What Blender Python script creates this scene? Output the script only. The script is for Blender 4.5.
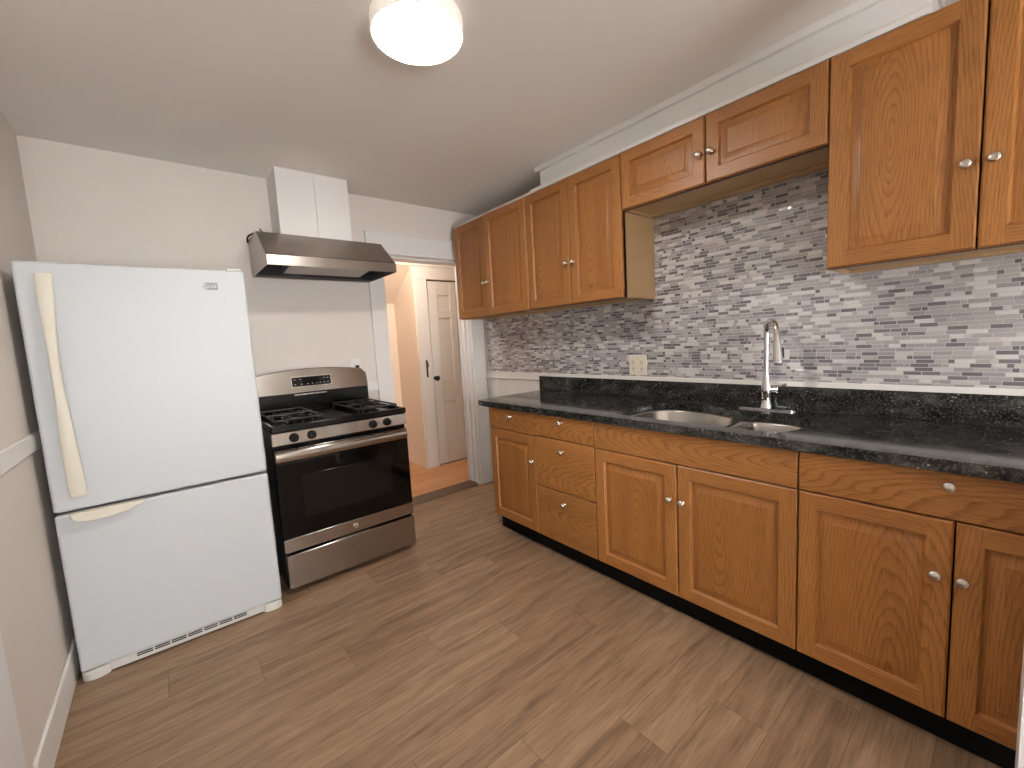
import bpy, bmesh, math, random
from math import sin, cos, pi, radians
from mathutils import Vector, Matrix

for o in list(bpy.data.objects):
    bpy.data.objects.remove(o, do_unlink=True)
S = bpy.context.scene
C = S.collection

# ------------------------------------------------------------------ camera
F_PX, CAM = 420.97, Vector((-2.311, -3.177, 1.316))
YAW, PIT, ROL = 0.687, -0.102, -0.056
fw = Vector((sin(YAW) * cos(PIT), cos(YAW) * cos(PIT), sin(PIT)))
rt = Vector((cos(YAW), -sin(YAW), 0))
up = rt.cross(fw)
rt2 = cos(ROL) * rt + sin(ROL) * up
up2 = -sin(ROL) * rt + cos(ROL) * up
cd = bpy.data.cameras.new('camera')
cam = bpy.data.objects.new('camera', cd)
C.objects.link(cam)
cd.sensor_width = 36
cd.lens = F_PX / 1024 * 36
cd.clip_start = 0.01
cam.matrix_world = Matrix(((rt2.x, up2.x, -fw.x, CAM.x), (rt2.y, up2.y, -fw.y, CAM.y), (rt2.z, up2.z, -fw.z, CAM.z), (0, 0, 0, 1)))
S.camera = cam

# ------------------------------------------------------------------ world, exposure
w = bpy.data.worlds.new('daylight')
S.world = w
w.use_nodes = True
w.node_tree.nodes['Background'].inputs[0].default_value = (0.97, 0.98, 1.0, 1)
w.node_tree.nodes['Background'].inputs[1].default_value = 12.5
S.view_settings.view_transform = 'Standard'
S.view_settings.look = 'None'
S.view_settings.gamma = 1
S.view_settings.use_curve_mapping = False
S.view_settings.exposure = 0.68
LAMP = 58.0        # radiance of the ceiling lamp's diffuser
HALL_W = 13.0      # hallway lamp

hl = bpy.data.lights.new('hall_lamp', 'POINT')
hl.energy = HALL_W
hl.color = (1.0, 0.93, 0.84)
hl.shadow_soft_size = 0.10
hlo = bpy.data.objects.new('hall_lamp', hl)
hlo.location = (-0.72, 0.32, 2.22)
C.objects.link(hlo)


# ------------------------------------------------------------------ materials
def srgb(r, g, b):
    f = lambda c: (c / 255 / 12.92) if c / 255 <= 0.04045 else ((c / 255 + 0.055) / 1.055) ** 2.4
    return (f(r), f(g), f(b), 1)


class NT:
    def __init__(s, name):
        s.m = bpy.data.materials.new(name)
        s.m.use_nodes = True
        s.t = s.m.node_tree
        s.b = s.t.nodes['Principled BSDF']

    def n(s, typ, **kw):
        nd = s.t.nodes.new(typ)
        for k, v in kw.items():
            setattr(nd, k, v)
        return nd

    def put(s, sock, v):
        if isinstance(v, bpy.types.NodeSocket):
            s.t.links.new(v, sock)
        else:
            sock.default_value = v

    def math(s, op, a, b=0.0, c=0.0):
        nd = s.n('ShaderNodeMath', operation=op)
        for i, v in enumerate((a, b, c)):
            s.put(nd.inputs[i], v)
        return nd.outputs[0]

    def xyz(s, vec):
        nd = s.n('ShaderNodeSeparateXYZ')
        s.put(nd.inputs[0], vec)
        return nd.outputs

    def vec(s, x, y, z):
        nd = s.n('ShaderNodeCombineXYZ')
        for i, v in enumerate((x, y, z)):
            s.put(nd.inputs[i], v)
        return nd.outputs[0]

    def noise(s, vec, scale=1.0, detail=2.0, rough=0.5):
        nd = s.n('ShaderNodeTexNoise')
        s.put(nd.inputs['Vector'], vec)
        nd.inputs['Scale'].default_value = scale
        nd.inputs['Detail'].default_value = detail
        nd.inputs['Roughness'].default_value = rough
        return nd.outputs[0]

    def white(s, vec):
        nd = s.n('ShaderNodeTexWhiteNoise', noise_dimensions='3D')
        s.put(nd.inputs['Vector'], vec)
        return nd.outputs

    def ramp(s, fac, stops, interp='LINEAR'):
        nd = s.n('ShaderNodeValToRGB')
        nd.color_ramp.interpolation = interp
        e = nd.color_ramp.elements
        while len(e) < len(stops):
            e.new(0.5)
        for i, (p, c) in enumerate(stops):
            e[i].position = p
            e[i].color = c
        s.put(nd.inputs[0], fac)
        return nd.outputs[0]

    def mix(s, fac, a, b, blend='MIX'):
        nd = s.n('ShaderNodeMix', data_type='RGBA', blend_type=blend)
        s.put(nd.inputs[0], fac)
        s.put(nd.inputs[6], a)
        s.put(nd.inputs[7], b)
        return nd.outputs[2]

    def obj(s):
        return s.n('ShaderNodeTexCoord').outputs['Object']

    def pos(s):
        return s.n('ShaderNodeNewGeometry').outputs['Position']

    def bump(s, h, dist=0.001, strength=1.0, normal=None):
        nd = s.n('ShaderNodeBump')
        nd.inputs['Strength'].default_value = strength
        nd.inputs['Distance'].default_value = dist
        s.put(nd.inputs['Height'], h)
        if normal is not None:
            s.put(nd.inputs['Normal'], normal)
        s.put(s.b.inputs['Normal'], nd.outputs[0])

    def fin(s, col=None, rough=None, metal=None, spec=None, coat=None):
        for k, v in (('Base Color', col), ('Roughness', rough), ('Metallic', metal), ('Specular IOR Level', spec), ('Coat Weight', coat)):
            if v is not None:
                s.put(s.b.inputs[k], v)
        return s.m


def plain(name, col, rough=0.5, metal=0.0, spec=0.5, nscale=0.0, bump=0.0, bscale=60):
    t = NT(name)
    if nscale:
        nz = t.noise(t.pos(), nscale, 3)
        c2 = tuple(c * 0.90 for c in col[:3]) + (1,)
        t.fin(t.mix(nz, c2, col))
    else:
        t.fin(col)
    if bump:
        t.bump(t.noise(t.pos(), bscale, 3), bump, 0.6)
    return t.fin(None, rough, metal, spec)


def oak(name, along, seed, light, dark, gain=1.0):
    t = NT(name)
    o = t.xyz(t.obj())
    rnd = t.n('ShaderNodeObjectInfo').outputs['Random']
    A, G = (o[1], o[2]) if along == 'z' else (o[2], o[1])
    a = t.math('ADD', A, t.math('MULTIPLY_ADD', rnd, 0.16, -0.08 + seed * 0.013))
    g = t.math('ADD', G, t.math('MULTIPLY_ADD', rnd, 0.9, -0.45 + seed * 0.21))
    gn = t.math('MULTIPLY_ADD', rnd, 11.0, seed * 3.1)
    n1 = t.noise(t.vec(t.math('MULTIPLY', a, 7.0), t.math('MULTIPLY_ADD', g, 1.6, gn), o[0]), 1.0, 2)
    n2 = t.noise(t.vec(t.math('MULTIPLY', a, 60.0), t.math('MULTIPLY_ADD', g, 7.0, gn), 0.0), 1.0, 2)
    d = t.math('MULTIPLY_ADD', g, 0.15, 0.012)
    r = t.math('SQRT', t.math('ADD', t.math('MULTIPLY', a, a), t.math('MULTIPLY', d, d)))
    r = t.math('ADD', r, t.math('MULTIPLY_ADD', n1, 0.060, -0.03))
    r = t.math('ADD', r, t.math('MULTIPLY_ADD', n2, 0.005, 0.0))
    ring = t.math('FRACT', t.math('DIVIDE', r, 0.0090))
    rp = t.ramp(ring, [(0.0, (0.1, 0.1, 0.1, 1)), (0.55, (0.25, 0.25, 0.25, 1)), (0.85, (1, 1, 1, 1)), (1.0, (0.1, 0.1, 0.1, 1))])
    fib = t.noise(t.vec(t.math('MULTIPLY', a, 420.0), t.math('MULTIPLY_ADD', g, 12.0, gn), 0.0), 1.0, 3, 0.65)
    fp = t.ramp(fib, [(0.36, (1, 1, 1, 1)), (0.56, (0, 0, 0, 1))])
    broad = t.noise(t.vec(t.math('MULTIPLY', a, 12.0), t.math('MULTIPLY_ADD', g, 0.9, gn), 0.3), 1.0, 2)
    k = t.math('MULTIPLY', rp, 0.36 * gain)
    k = t.math('ADD', k, t.math('MULTIPLY', fp, 0.34 * gain))
    k = t.math('ADD', k, t.math('MULTIPLY_ADD', broad, 0.5, -0.18))
    col = t.mix(k, light, dark)
    tone = t.math('MULTIPLY_ADD', rnd, 0.14, 0.93)
    col = t.mix(1.0, col, t.vec(tone, tone, tone), 'MULTIPLY')
    t.bump(t.math('ADD', fp, t.math('MULTIPLY', rp, 0.5)), 0.0002, -0.35)
    return t.fin(col, 0.40, 0.0, 0.45)


OL, OD = srgb(175, 117, 60), srgb(92, 50, 20)
M = {}
M['oak_panel'] = oak('oak_panel', 'z', 0, OL, OD)
M['oak_stile'] = oak('oak_stile', 'z', 2.7, srgb(180, 122, 64), OD)
M['oak_rail'] = oak('oak_rail', 'y', 1.3, srgb(178, 120, 63), OD)
M['oak_front'] = oak('oak_front', 'y', 4.1, srgb(182, 124, 65), OD, 1.15)
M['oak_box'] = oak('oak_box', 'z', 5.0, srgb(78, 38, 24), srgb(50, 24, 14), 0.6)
M['laminate'] = oak('wood_laminate', 'z', 6.0, srgb(190, 158, 116), srgb(168, 134, 92), 0.4)
M['wall'] = plain('wall_paint', srgb(228, 220, 212), 0.75, spec=0.25, nscale=2.0, bump=0.0006, bscale=90)
M['ceiling'] = plain('ceiling_paint', srgb(240, 235, 230), 0.85, spec=0.15, nscale=1.5, bump=0.0006, bscale=70)
M['trim'] = plain('trim_paint', srgb(234, 231, 227), 0.45, spec=0.4, nscale=3.0)
M['casing'] = plain('casing_paint', srgb(232, 232, 232), 0.4, spec=0.4, nscale=3.0)
M['rear_wall'] = plain('rear_room_paint', srgb(224, 218, 212), 0.8, spec=0.2)
M['rear_bounce_floor'] = plain('rear_room_bounce_floor', srgb(196, 186, 172), 0.9, spec=0.1)  # unseen floor, made pale to bounce more light upward
M['hall_wall'] = plain('peach_paint', srgb(234, 214, 194), 0.75, spec=0.2, nscale=2.0)
M['hall_trim'] = plain('hall_trim_paint', srgb(222, 214, 206), 0.5, nscale=3.0)
M['fridge'] = plain('white_enamel', srgb(194, 198, 200), 0.36, spec=0.35, bump=0.0007, bscale=260)
M['cream'] = plain('cream_plastic', srgb(216, 211, 195), 0.4, spec=0.35)
M['fridge_trim'] = plain('white_plastic', srgb(206, 205, 198), 0.4)
M['gasket'] = plain('grey_gasket', srgb(120, 122, 124), 0.6)
M['black'] = plain('black_enamel', srgb(10, 10, 10), 0.18, spec=0.3)
M['matte_black'] = plain('matte_black', srgb(13, 12, 12), 0.55)
M['toe'] = plain('black_toe_kick', srgb(7, 7, 7), 0.7, spec=0.15)
M['iron'] = plain('cast_iron', srgb(12, 12, 12), 0.4, bump=0.0004, bscale=300)
M['glass_black'] = plain('oven_glass', srgb(6, 6, 6), 0.05, spec=0.3)
M['glass_window'] = plain('oven_window_glass', srgb(20, 16, 14), 0.09, spec=0.35)
M['nickel'] = plain('satin_nickel', srgb(206, 200, 190), 0.26, 1.0)
M['chrome'] = plain('chrome', srgb(214, 214, 216), 0.08, 1.0)
M['ivory'] = plain('ivory_plastic', srgb(226, 218, 200), 0.35)
M['white_plate'] = plain('white_plate', srgb(230, 226, 220), 0.35)
M['slot'] = plain('dark_slot', srgb(52, 44, 40), 0.6)
M['grey_print'] = plain('badge_grey', srgb(132, 130, 130), 0.4, 0.3)
M['white_print'] = plain('white_print', srgb(224, 224, 224), 0.4)
M['dim_print'] = plain('panel_print', srgb(150, 150, 150), 0.5)
M['filter'] = plain('aluminium_filter', srgb(168, 162, 156), 0.35, 0.8)
M['lens'] = plain('lamp_lens', srgb(222, 218, 210), 0.15)
M['lamp_ring'] = plain('lamp_ring', srgb(240, 234, 226), 0.4)
M['lamp_ring'].node_tree.nodes['Principled BSDF'].inputs['Emission Color'].default_value = (1.0, 0.88, 0.74, 1)   # translucent rim glowing with the lamp
M['lamp_ring'].node_tree.nodes['Principled BSDF'].inputs['Emission Strength'].default_value = 0.18
M['brass'] = plain('dark_bronze', srgb(70, 62, 58), 0.35, 0.8)
M['threshold'] = plain('threshold_wood', srgb(98, 78, 63), 0.6, nscale=8.0)


def steel(name, col, rough, axis='x'):
    t = NT(name)
    o = t.xyz(t.pos())
    if axis == 'x':
        v = t.vec(t.math('MULTIPLY', o[0], 3.0), t.math('MULTIPLY', o[1], 500.0), t.math('MULTIPLY', o[2], 700.0))
    else:
        v = t.vec(t.math('MULTIPLY', o[0], 300.0), t.math('MULTIPLY', o[1], 300.0), t.math('MULTIPLY', o[2], 8.0))
    nz = t.noise(v, 1.0, 2)
    t.fin(col, t.math('MULTIPLY_ADD', nz, 0.16, rough - 0.08), 1.0)
    t.bump(nz, 0.00012, 0.35)
    t.b.inputs['Anisotropic'].default_value = 0.75
    t.b.inputs['Anisotropic Rotation'].default_value = 0.25
    return t.m


M['steel'] = steel('brushed_steel', srgb(172, 166, 160), 0.18)
M['steel_hood'] = steel('hood_steel', srgb(168, 160, 152), 0.34)
M['steel_sink'] = plain('sink_steel', srgb(190, 186, 180), 0.26, 1.0)

# lamp diffuser
t = NT('lamp_diffuser')
t.b.inputs['Base Color'].default_value = (0.9, 0.88, 0.85, 1)
t.b.inputs['Emission Color'].default_value = (1.0, 0.95, 0.90, 1)
t.b.inputs['Emission Strength'].default_value = LAMP
M['diffuser'] = t.m


def planks(name, row_w, length, y0, x0, step, along, ramp_cols, seam, rough, grain=1.0):
    t = NT(name)
    p = t.xyz(t.pos())
    A, G = (p[1], p[0]) if along == 'x' else (p[0], p[1])
    q = t.math('DIVIDE', t.math('SUBTRACT', y0, A), row_w)
    row = t.math('FLOOR', q)
    fr = t.math('SUBTRACT', q, row)
    u = t.math('DIVIDE', t.math('SUBTRACT', t.math('SUBTRACT', G, x0), t.math('MULTIPLY', row, step)), length)
    cell = t.math('FLOOR', u)
    fu = t.math('SUBTRACT', u, cell)
    h = t.white(t.vec(cell, row, 3.0))
    off = t.math('MULTIPLY', h[0], 40.0)
    gx = t.math('ADD', G, off)
    n1 = t.noise(t.vec(t.math('MULTIPLY', gx, 1.5), t.math('MULTIPLY', A, 16.0), off), 1.0, 4, 0.6)
    n2 = t.noise(t.vec(t.math('MULTIPLY', gx, 5.0), t.math('MULTIPLY', A, 130.0), off), 1.0, 3, 0.6)
    n3 = t.noise(t.vec(t.math('MULTIPLY', gx, 3.0), t.math('MULTIPLY', A, 9.0), off), 1.0, 2)
    # cathedral figure: warped bands along the plank
    warp = t.math('ADD', t.math('MULTIPLY', A, 70.0), t.math('MULTIPLY', n3, 16.0))
    band = t.math('MULTIPLY_ADD', t.math('SINE', warp), 0.5, 0.5)
    k = t.math('MULTIPLY_ADD', n1, 0.46 * grain, t.math('MULTIPLY', n2, 0.42 * grain))
    k = t.math('ADD', k, t.math('MULTIPLY_ADD', band, 0.10 * grain, 0.02))
    k = t.math('ADD', k, t.math('MULTIPLY_ADD', h[0], 0.16, -0.02))
    k = t.math('ADD', k, (1 - grain) * 0.5)
    col = t.ramp(k, ramp_cols)
    st = t.noise(t.vec(t.math('MULTIPLY', gx, 3.2), t.math('MULTIPLY', A, 38.0), off), 1.0, 4, 0.7)
    sp = t.noise(t.vec(t.math('MULTIPLY', gx, 14.0), t.math('MULTIPLY', A, 240.0), off), 1.0, 2, 0.6)
    dk = t.math('MULTIPLY', t.ramp(st, [(0.53, (0, 0, 0, 1)), (0.72, (1, 1, 1, 1))]), 0.55 * grain)
    dk = t.math('ADD', dk, t.math('MULTIPLY', t.ramp(sp, [(0.56, (0, 0, 0, 1)), (0.68, (1, 1, 1, 1))]), 0.22 * grain))
    col = t.mix(dk, col, ramp_cols[0][1])
    e = t.math('MINIMUM', t.math('MULTIPLY', t.math('MINIMUM', fr, t.math('SUBTRACT', 1.0, fr)), row_w),
               t.math('MULTIPLY', t.math('MINIMUM', fu, t.math('SUBTRACT', 1.0, fu)), length))
    sm = t.math('LESS_THAN', e, seam)
    col = t.mix(t.math('MULTIPLY', sm, 0.6), col, (0.03, 0.02, 0.015, 1))
    t.bump(t.math('SUBTRACT', t.math('MULTIPLY', n2, 0.5), sm), 0.0005, 0.4)
    return t.fin(col, rough, 0.0, 0.35)


M['floor'] = planks('vinyl_planks', 0.178, 1.22, -0.923, -2.436, 0.3035, 'x',
                    [(0.22, srgb(86, 65, 49)), (0.40, srgb(119, 94, 73)), (0.58, srgb(146, 118, 92)), (0.8, srgb(168, 140, 112))], 0.0009, 0.42)
M['hall_floor'] = planks('hall_floor_boards', 0.085, 2.4, 0.13, -3.0, 0.77, 'x',
                         [(0.2, srgb(160, 108, 70)), (0.5, srgb(192, 138, 94)), (0.8, srgb(210, 160, 114))], 0.0015, 0.35, 0.8)


def mosaic():
    t = NT('glass_mosaic_tile')
    p = t.xyz(t.pos())
    H, L = 0.0158, 0.054
    V = t.math('DIVIDE', p[2], H)
    row = t.math('FLOOR', V)
    fv = t.math('SUBTRACT', V, row)
    ro = t.white(t.vec(row, 5.0, 1.0))[0]
    U = t.math('ADD', t.math('DIVIDE', p[1], -L), t.math('MULTIPLY', ro, 7.0))
    cell = t.math('FLOOR', U)
    fu = t.math('SUBTRACT', U, cell)
    h = t.white(t.vec(cell, row, 9.0))[0]
    flag = t.math('GREATER_THAN', h, 0.72)
    SP = 0.66
    over = t.math('GREATER_THAN', fu, SP)
    sub = t.math('MULTIPLY', flag, over)
    c = t.white(t.vec(t.math('MULTIPLY_ADD', sub, 0.37, cell), row, 2.0))
    # distances to joints
    du = t.math('MINIMUM', fu, t.math('SUBTRACT', 1.0, fu))
    ds = t.math('ABSOLUTE', t.math('SUBTRACT', fu, SP))
    ds = t.math('ADD', ds, t.math('MULTIPLY', t.math('SUBTRACT', 1.0, flag), 9.0))
    du = t.math('MULTIPLY', t.math('MINIMUM', du, ds), L)
    dv = t.math('MULTIPLY', t.math('MINIMUM', fv, t.math('SUBTRACT', 1.0, fv)), H)
    e = t.math('MINIMUM', du, dv)
    grout = t.math('LESS_THAN', e, 0.0011)
    pick = t.math('ADD', c[0], t.math('MULTIPLY', sub, 0.22))
    col = t.ramp(pick, [(0.0, srgb(206, 203, 200)), (0.20, srgb(192, 188, 186)), (0.30, srgb(166, 161, 161)), (0.48, srgb(154, 149, 151)),
                        (0.62, srgb(172, 166, 164)), (0.79, srgb(124, 118, 122)), (0.90, srgb(112, 106, 111))], 'CONSTANT')
    col = t.mix(grout, col, srgb(190, 187, 184))
    rough = t.math('MULTIPLY_ADD', grout, 0.5, t.math('MULTIPLY_ADD', h, 0.08, 0.06))
    # each little tile sits at a slightly different tilt
    geo = t.n('ShaderNodeNewGeometry')
    vm = t.n('ShaderNodeVectorMath', operation='SUBTRACT')
    t.put(vm.inputs[0], c[1])
    vm.inputs[1].default_value = (0.5, 0.5, 0.5)
    vs = t.n('ShaderNodeVectorMath', operation='SCALE')
    t.put(vs.inputs[0], vm.outputs[0])
    vs.inputs['Scale'].default_value = 0.09
    va = t.n('ShaderNodeVectorMath', operation='ADD')
    t.put(va.inputs[0], geo.outputs['Normal'])
    t.put(va.inputs[1], vs.outputs[0])
    vn = t.n('ShaderNodeVectorMath', operation='NORMALIZE')
    t.put(vn.inputs[0], va.outputs[0])
    mr = t.n('ShaderNodeMapRange', interpolation_type='SMOOTHSTEP')
    t.put(mr.inputs[0], e)
    mr.inputs[1].default_value = 0.0006
    mr.inputs[2].default_value = 0.003
    t.bump(mr.outputs[0], 0.0012, 0.7, vn.outputs[0])
    return t.fin(col, rough, 0.0, 0.55)


M['tile'] = mosaic()


def granite():
    t = NT('black_granite')
    P = t.pos()
    o = t.xyz(P)
    st = t.vec(t.math('MULTIPLY', o[0], 2.2), o[1], t.math('MULTIPLY', o[2], 2.2))
    cl = t.noise(st, 9.0, 6, 0.62)
    fine = t.noise(P, 120.0, 3, 0.6)
    vn = t.n('ShaderNodeTexVoronoi')
    t.put(vn.inputs['Vector'], t.vec(o[0], t.math('MULTIPLY', o[1], 0.55), o[2]))
    vn.inputs['Scale'].default_value = 110.0
    fl = t.math('MULTIPLY', t.math('LESS_THAN', vn.outputs['Distance'], 0.22), t.math('GREATER_THAN', t.noise(P, 22.0, 2), 0.60))
    base = t.ramp(cl, [(0.38, srgb(20, 20, 19)), (0.52, srgb(38, 38, 36)), (0.64, srgb(66, 66, 63)), (0.76, srgb(104, 103, 98))])
    col = t.mix(t.math('MULTIPLY', t.math('GREATER_THAN', fine, 0.56), 0.40), base, srgb(110, 110, 106))
    col = t.mix(t.math('MULTIPLY', fl, 0.55), col, srgb(196, 194, 188))
    return t.fin(col, t.math('MULTIPLY_ADD', cl, 0.12, 0.04), 0.0, 0.35)


M['granite'] = granite()

# ------------------------------------------------------------------ building helpers
W = {}   # world-space (unrotated) origin of every object built


class MB:
    def __init__(s):
        s.bm = bmesh.new()

    def face(s, pts, m=0):
        f = s.bm.faces.new([s.bm.verts.new(p) for p in pts])
        f.material_index = m
        return f

    def box(s, x0, x1, y0, y1, z0, z1, m=0):
        x0, x1 = min(x0, x1), max(x0, x1)
        y0, y1 = min(y0, y1), max(y0, y1)
        z0, z1 = min(z0, z1), max(z0, z1)
        v = [s.bm.verts.new(p) for p in ((x0, y0, z0), (x1, y0, z0), (x1, y1, z0), (x0, y1, z0), (x0, y0, z1), (x1, y0, z1), (x1, y1, z1), (x0, y1, z1))]
        for q in ((0, 3, 2, 1), (4, 5, 6, 7), (0, 1, 5, 4), (1, 2, 6, 5), (2, 3, 7, 6), (3, 0, 4, 7)):
            s.bm.faces.new([v[i] for i in q]).material_index = m
        return s

    def prism(s, poly, axis, a0, a1, m=0):
        """poly: 2D points in the plane perpendicular to axis (x: (y,z), y: (x,z), z: (x,y))"""
        def P(p, a):
            return {'x': (a, p[0], p[1]), 'y': (p[0], a, p[1]), 'z': (p[0], p[1], a)}[axis]
        A = [s.bm.verts.new(P(p, a0)) for p in poly]
        B = [s.bm.verts.new(P(p, a1)) for p in poly]
        fs = [s.bm.faces.new(A), s.bm.faces.new(B[::-1])]
        for i in range(len(poly)):
            j = (i + 1) % len(poly)
            fs.append(s.bm.faces.new((A[i], B[i], B[j], A[j])))
        for f in fs:
            f.material_index = m
        return s

    def loft(s, loops, m=0, cap=True, closed=True):
        R = [[s.bm.verts.new(p) for p in L] for L in loops]
        n = len(R[0])
        for a, b in zip(R, R[1:]):
            for i in range(n if closed else n - 1):
                j = (i + 1) % n
                s.bm.faces.new((a[i], a[j], b[j], b[i])).material_index = m
        if cap:
            s.bm.faces.new(R[0][::-1]).material_index = m
            s.bm.faces.new(R[-1]).material_index = m
        return s

    def lathe(s, prof, center, axis='z', seg=24, m=0):
        """prof: (radius, height) pairs along the axis ('-x' runs towards -x)"""
        loops = []
        for r, h in prof:
            L = []
            for i in range(seg):
                a = 2 * pi * i / seg
                c, d = r * cos(a), r * sin(a)
                p = {'z': (c, d, h), '-z': (c, -d, -h), '-x': (-h, c, d), '-y': (c, -h, d), 'y': (c, h, d)}[axis]
                L.append((center[0] + p[0], center[1] + p[1], center[2] + p[2]))
            loops.append(L)
        return s.loft(loops, m)

    def tube(s, pts, rad, seg=10, m=0):
        pts = [Vector(p) for p in pts]
        rads = rad if isinstance(rad, (list, tuple)) else [rad] * len(pts)
        ref = None
        loops = []
        for i, p in enumerate(pts):
            d = (pts[min(i + 1, len(pts) - 1)] - pts[max(i - 1, 0)]).normalized()
            if ref is None:
                ref = d.orthogonal().normalized()
            ref = (ref - d * ref.dot(d)).normalized()
            b = d.cross(ref)
            loops.append([p + rads[i] * (cos(2 * pi * k / seg) * ref + sin(2 * pi * k / seg) * b) for k in range(seg)])
        return s.loft(loops, m)

    def build(s, name, mats, parent=None, origin=None, bevel=0.0, smooth=True, seg=2):
        if not isinstance(mats, (list, tuple)):
            mats = [mats]
        bmesh.ops.recalc_face_normals(s.bm, faces=s.bm.faces[:])
        if origin is None:
            origin = W[parent.name] if parent else (0, 0, 0)
        origin = Vector(origin)
        bmesh.ops.translate(s.bm, verts=s.bm.verts[:], vec=-origin)
        me = bpy.data.meshes.new(name)
        s.bm.to_mesh(me)
        s.bm.free()
        for mm in mats:
            me.materials.append(mm)
        if smooth:
            me.polygons.foreach_set('use_smooth', [True] * len(me.polygons))
            me.set_sharp_from_angle(angle=radians(38))
        o = bpy.data.objects.new(name, me)
        C.objects.link(o)
        W[o.name] = origin
        if parent:
            o.parent = parent
            o.location = origin - W[parent.name]
        else:
            o.location = origin
        if bevel:
            b = o.modifiers.new('bevel', 'BEVEL')
            b.width = bevel
            b.segments = seg
            b.limit_method = 'ANGLE'
            b.angle_limit = radians(35)
        return o


def thing(name, label, cat, loc, rz=0.0, group=None):
    o = bpy.data.objects.new(name, None)
    o.empty_display_size = 0.1
    C.objects.link(o)
    o.location = loc
    o.rotation_euler = (0, 0, rz)
    o['label'], o['category'] = label, cat
    if group:
        o['group'] = group
    W[o.name] = Vector(loc)
    return o


def tag(o, label, cat, group=None):
    o['label'], o['category'] = label, cat
    if group:
        o['group'] = group
    return o


def struct(name, mb, mats, bevel=0.0, parent=None):
    o = mb.build(name, mats, parent, bevel=bevel)
    o['kind'] = 'structure'
    return o


def catmull(ctrl, n=6):
    out = []
    k = len(ctrl)
    for i in range(k):
        p = [Vector(ctrl[(i + j - 1) % k]) for j in range(4)]
        for s in range(n):
            u = s / n
            out.append(0.5 * ((2 * p[1]) + (p[2] - p[0]) * u + (2 * p[0] - 5 * p[1] + 4 * p[2] - p[3]) * u * u + (3 * p[1] - p[0] - 3 * p[2] + p[3]) * u ** 3))
    return out


def open_catmull(pts, n=8):
    pts = [Vector(p) for p in pts]
    e = [pts[0] * 2 - pts[1]] + pts + [pts[-1] * 2 - pts[-2]]
    out = []
    for i in range(1, len(e) - 2):
        for s in range(n):
            u = s / n
            p = e[i - 1:i + 3]
            out.append(0.5 * ((2 * p[1]) + (p[2] - p[0]) * u + (2 * p[0] - 5 * p[1] + 4 * p[2] - p[3]) * u * u + (3 * p[1] - p[0] - 3 * p[2] + p[3]) * u ** 3))
    out.append(pts[-1])
    return out


def text_into(mb, body, size, center, m, depth=0.0006, facing='-y'):
    cu = bpy.data.curves.new('text', 'FONT')
    cu.body = body
    cu.size = size
    cu.align_x = 'CENTER'
    cu.align_y = 'CENTER'
    cu.extrude = depth
    to = bpy.data.objects.new('text', cu)
    C.objects.link(to)
    dg = bpy.context.evaluated_depsgraph_get()
    me = bpy.data.meshes.new_from_object(to.evaluated_get(dg))
    rot = Matrix.Rotation(pi / 2, 4, 'X') if facing == '-y' else Matrix.Identity(4)
    me.transform(Matrix.Translation(center) @ rot)
    n0 = len(mb.bm.faces)
    mb.bm.from_mesh(me)
    mb.bm.faces.ensure_lookup_table()
    for f in mb.bm.faces[n0:]:
        f.material_index = m
    bpy.data.objects.remove(to, do_unlink=True)
    bpy.data.curves.remove(cu)
    bpy.data.meshes.remove(me)


# ------------------------------------------------------------------ room shell
XL, ZC, YF, YE = -2.744, 2.45, -3.213, -3.60
T = 0.13
struct('floor', MB().box(XL - T, T, YE - T, T - 0.011, -0.12, 0.0), M['floor'])
struct('ceiling', MB().box(XL - T, T, YE - T, T, ZC, ZC + 0.1), M['ceiling'])
DX0, DX1, DZ = -0.937, -0.157, 2.025       # doorway in the back wall
struct('wall_back', MB().box(XL - T, DX0, 0, T, 0, ZC).box(DX1, T, 0, T, 0, ZC).box(DX0, DX1, 0, T, DZ, ZC), M['wall'])
struct('wall_right', MB().box(0, T, YE - T, 0, 0, ZC), M['wall'])
LY0, LY1 = -1.72, -2.50                     # opening in the left wall, closed by a door
struct('wall_left', MB().box(XL - T, XL, LY0, 0, 0, ZC).box(XL - T, XL, YE, LY1, 0, ZC).box(XL - T, XL, LY1, LY0, 2.05, ZC), M['wall'])
door2 = struct('door_2', MB().box(XL - 0.06, XL - 0.02, LY1 + 0.004, LY0 - 0.004, 0.008, 2.046), M['casing'])
MB().lathe([(0.026, 0), (0.026, 0.005), (0.01, 0.008), (0.01, 0.03), (0.026, 0.04), (0.024, 0.056), (0.0005, 0.062)], (XL - 0.02, LY1 + 0.07, 0.96), 'z', 16).build('door_knob', M['nickel'], door2)
# near wall: a stub by the cabinets and a header over a wide opening behind the camera
struct('wall_front', MB().box(-0.86, -0.655, YF - 0.12, YF, 0, ZC).box(XL, -0.86, YF - 0.12, YF, 2.40, ZC), M['casing'])

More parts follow.
